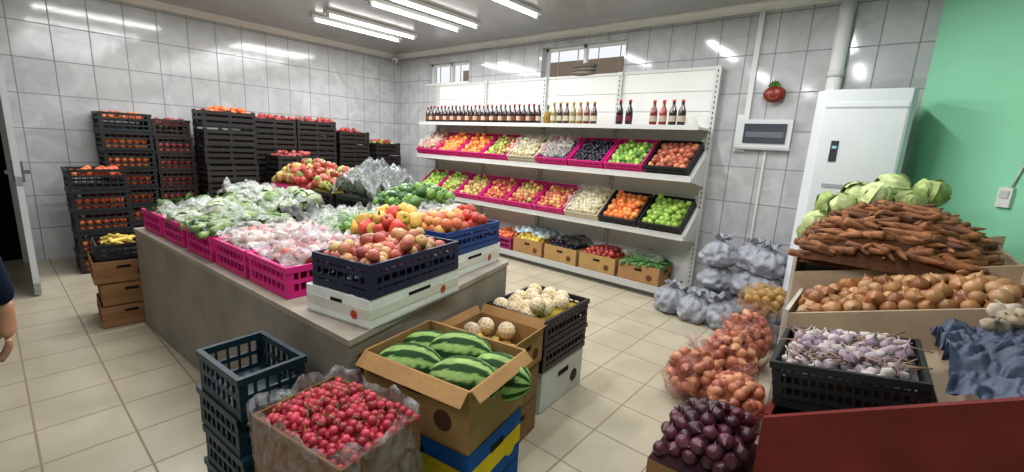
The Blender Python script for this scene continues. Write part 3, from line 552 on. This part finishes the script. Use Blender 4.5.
b=B(); b.bx(-.23,.23,-.05,0,-.135,.135,'paint',C('c8cacc')); b.bx(-.17,.19,-.06,-.05,-.085,.095,'glass',C('3a4148')); b.bx(-.15,.17,-.062,-.059,-.03,.02,'paint',C('5c636a'))
b.bx(-.24,.24,-.055,-.045,-.145,-.125,'paint',C('a8aaac')); b.obj('fuse_box',(-.98,YB-.002,1.72))
b=B(); b.bx(-1.175,-1.13,YB-.03,YB-.001,1.55,HC-.07,'paint',C('ccccca')); b.bx(-1.23,-1.175,YB-.03,YB-.001,1.55,1.90,'paint',C('ccccca')); b.bx(-.955,-.935,YB-.02,YB-.001,.5,1.585,'paint',C('ccccca')); b.obj('cable_conduit')
b=B(); b.tube([(-.5,YB-.09,.001),(-.5,YB-.09,HC-.001)],.055,'paint',C('d0d0cc'),16)
for z in (.4,1.3,2.2): b.tube([(-.5,YB-.09,z),(-.5,YB-.09,z+.05)],.062,'paint',C('c0c0bc'),16); b.bx(-.51,-.49,YB-.05,YB-.001,z,z+.03,'paint',C('909090'))
b.obj('heating_pipe')
b=B(); b.add(*lobed(sph(20,10),8,.05),'skin',C('7a2418'),True,(.09,.055,.075)); 
for k in range(7): b.add([(0,0,0),(.02,-.01,.03),(0,-.02,.07),(-.02,-.01,.03)],[(0,1,2),(0,2,3)],'leaf',C('3f6a2c'),True,1,Rm(.3,(k-3)*.45,0),(0,-.01,.06))
b.add(*lathe([(.75,-.3),(.9,0),(.75,.3),(.6,0),(.75,-.3)],20),'skin',C('8a5a30'),True,(.05,.05,.03),Rm(math.pi/2,0,0),(0,-.04,-.01)); b.tube([(0,0,.06),(0,.03,.12)],.004,'paint',C('555555'),5)
b.obj('ceramic_tomato_wall_decoration',(-.94,YB-.058,2.08))
b=B(); b.box((0,0,0),(.08,.02,.13),'paint',C('d4d4d0')); b.box((0,-.012,.02),(.05,.006,.05),'paint',C('b8bcb8')); b.tube([(.02,0,.065),(.05,0,.2),(.12,0,.36),(.2,0,.5),(.22,0,.9)],.006,'paint',C('d4d4d0'),6)
b.obj('thermostat',(.60,4.325,1.33),(0,0,-math.pi/4))
b=B(); b.add(*S2,'paint',C('e8e8e8'),True,(.05,.05,.045)); b.add(*S0,'glass',C('202020'),True,.02,None,(.02,-.03,-.02)); b.obj('security_camera',(-6.72,4.72,HC-.11))
# ---------------------------------------------------------------- shopper (mostly outside the left edge)
par=bpy.data.objects.new('shopper',None); par.location=(-2.07,-.305,0); sc.collection.objects.link(par)
def skinned(name,verts,edges,rad,mat,col,root=0,sub=2):
    me=bpy.data.meshes.new(name); me.from_pydata(verts,edges,[]); o=bpy.data.objects.new(name,me); sc.collection.objects.link(o)
    o.modifiers.new('s','SKIN'); 
    for i,r in enumerate(rad): me.skin_vertices[0].data[i].radius=(r if isinstance(r,tuple) else (r,r))
    for i in range(len(verts)): me.skin_vertices[0].data[i].use_root=(i==root)
    m=o.modifiers.new('u','SUBSURF'); m.levels=sub; m.render_levels=sub
    dg=bpy.context.evaluated_depsgraph_get(); ev=bpy.data.meshes.new_from_object(o.evaluated_get(dg)); bpy.data.objects.remove(o)
    for p in ev.polygons: p.use_smooth=True
    ca=ev.color_attributes.new('Col','FLOAT_COLOR','POINT'); ca.data.foreach_set('color',np.tile([*col,1],len(ev.vertices)).astype(float))
    ev.materials.clear(); ev.materials.append(MT[mat]); o2=bpy.data.objects.new(name,ev); sc.collection.objects.link(o2); o2.parent=par; return o2
skinned('jacket',[(0,0,.92),(0,0,1.12),(0,0,1.32),(0,0,1.45),(0,.17,1.42),(0,.235,1.15),(-.05,.285,.90),(0,-.17,1.42),(0,-.24,1.15),(-.05,-.25,.90)],[(0,1),(1,2),(2,3),(2,4),(4,5),(5,6),(2,7),(7,8),(8,9)],[(.13,.17),(.13,.16),(.14,.18),.07,.075,.058,.045,.075,.058,.045],'cloth',C('141c30'))
skinned('trousers',[(0,0,.95),(0,.1,.85),(.01,.11,.48),(.03,.11,.09),(0,-.1,.85),(.01,-.11,.48),(.03,-.11,.09)],[(0,1),(1,2),(2,3),(0,4),(4,5),(5,6)],[(.12,.15),.095,.07,.055,.095,.07,.055],'cloth',C('1c1e24'))
for s_ in(-1,1): skinned('shoe',[(.06,s_*.11,.04),(-.05,s_*.115,.045),(-.17,s_*.12,.035)],[(0,1),(1,2)],[.042,.045,.035],'plastic',C('151515'))
skinned('neck_and_head',[(0,0,1.44),(-.01,0,1.52),(-.02,0,1.60),(-.02,0,1.68)],[(0,1),(1,2),(2,3)],[.055,.055,(.075,.085),(.08,.09)],'flesh',C('c08a6a'))
b=B(); b.add(disp(S2[0],.06,3,1),S2[1],'cloth',C('1c1410'),True,(.105,.095,.085),None,(-.005,0,1.70)); 
for s_ in(-1,1): b.add(*S0,'flesh',C('c08a6a'),True,(.018,.012,.03),None,(-.01,s_*.09,1.63)); b.add(*S0,'glass',C('1a1410'),True,.01,None,(-.095,s_*.032,1.645))
b.add(*S0,'flesh',C('b88262'),True,(.02,.013,.022),None,(-.108,0,1.62)); b.add(*S0,'flesh',C('9a4a40'),True,(.01,.025,.006),None,(-.098,0,1.583)); b.obj('hair_and_face',parent=par)
for s_ in(1,-1):
    Y=.285 if s_>0 else -.25; X=-.05
    H_=lambda x,y,z:(X+x,Y+s_*y,z)
    skinned('palm',[H_(0,0,.92),H_(-.005,.002,.86),H_(-.012,.004,.82),H_(-.015,.002,.785)],[(0,1),(1,2),(2,3)],[.028,.026,(.02,.036),(.016,.036)],'flesh',C('b98468'))
    for k,(dx,l) in enumerate([(-.03,.07),(-.01,.08),(.011,.074),(.03,.058)]):
        q=l/3; skinned('finger_%d'%(k+1),[H_(-.015+dx,.002,.79),H_(-.017+dx,-.002,.775-q),H_(-.019+dx,-.012,.775-2*q),H_(-.02+dx,-.026,.775-2.8*q)],[(0,1),(1,2),(2,3)],[.0095,.009,.0085,.007],'flesh',C('b98468'))
    skinned('thumb',[H_(-.03,0,.845),H_(-.055,-.008,.82),H_(-.068,-.016,.79),H_(-.07,-.022,.765)],[(0,1),(1,2),(2,3)],[.013,.011,.010,.008],'flesh',C('b98468'))
# ---------------------------------------------------------------- camera
cd=bpy.data.cameras.new('camera'); cd.sensor_width=36; cd.lens=442/1024*36; cd.clip_start=.05
co=bpy.data.objects.new('camera',cd); sc.collection.objects.link(co)
Rv=Vector((.76014,.6476,.05296)); Uv=Vector((-.17116,.12095,.97779)); Fv=Vector((-.62681,.75232,-.20279))
M=Matrix((Rv,Uv,-Fv)).transposed().to_4x4(); M.translation=Vector((0,0,1.5)); co.matrix_world=M
sc.camera=co
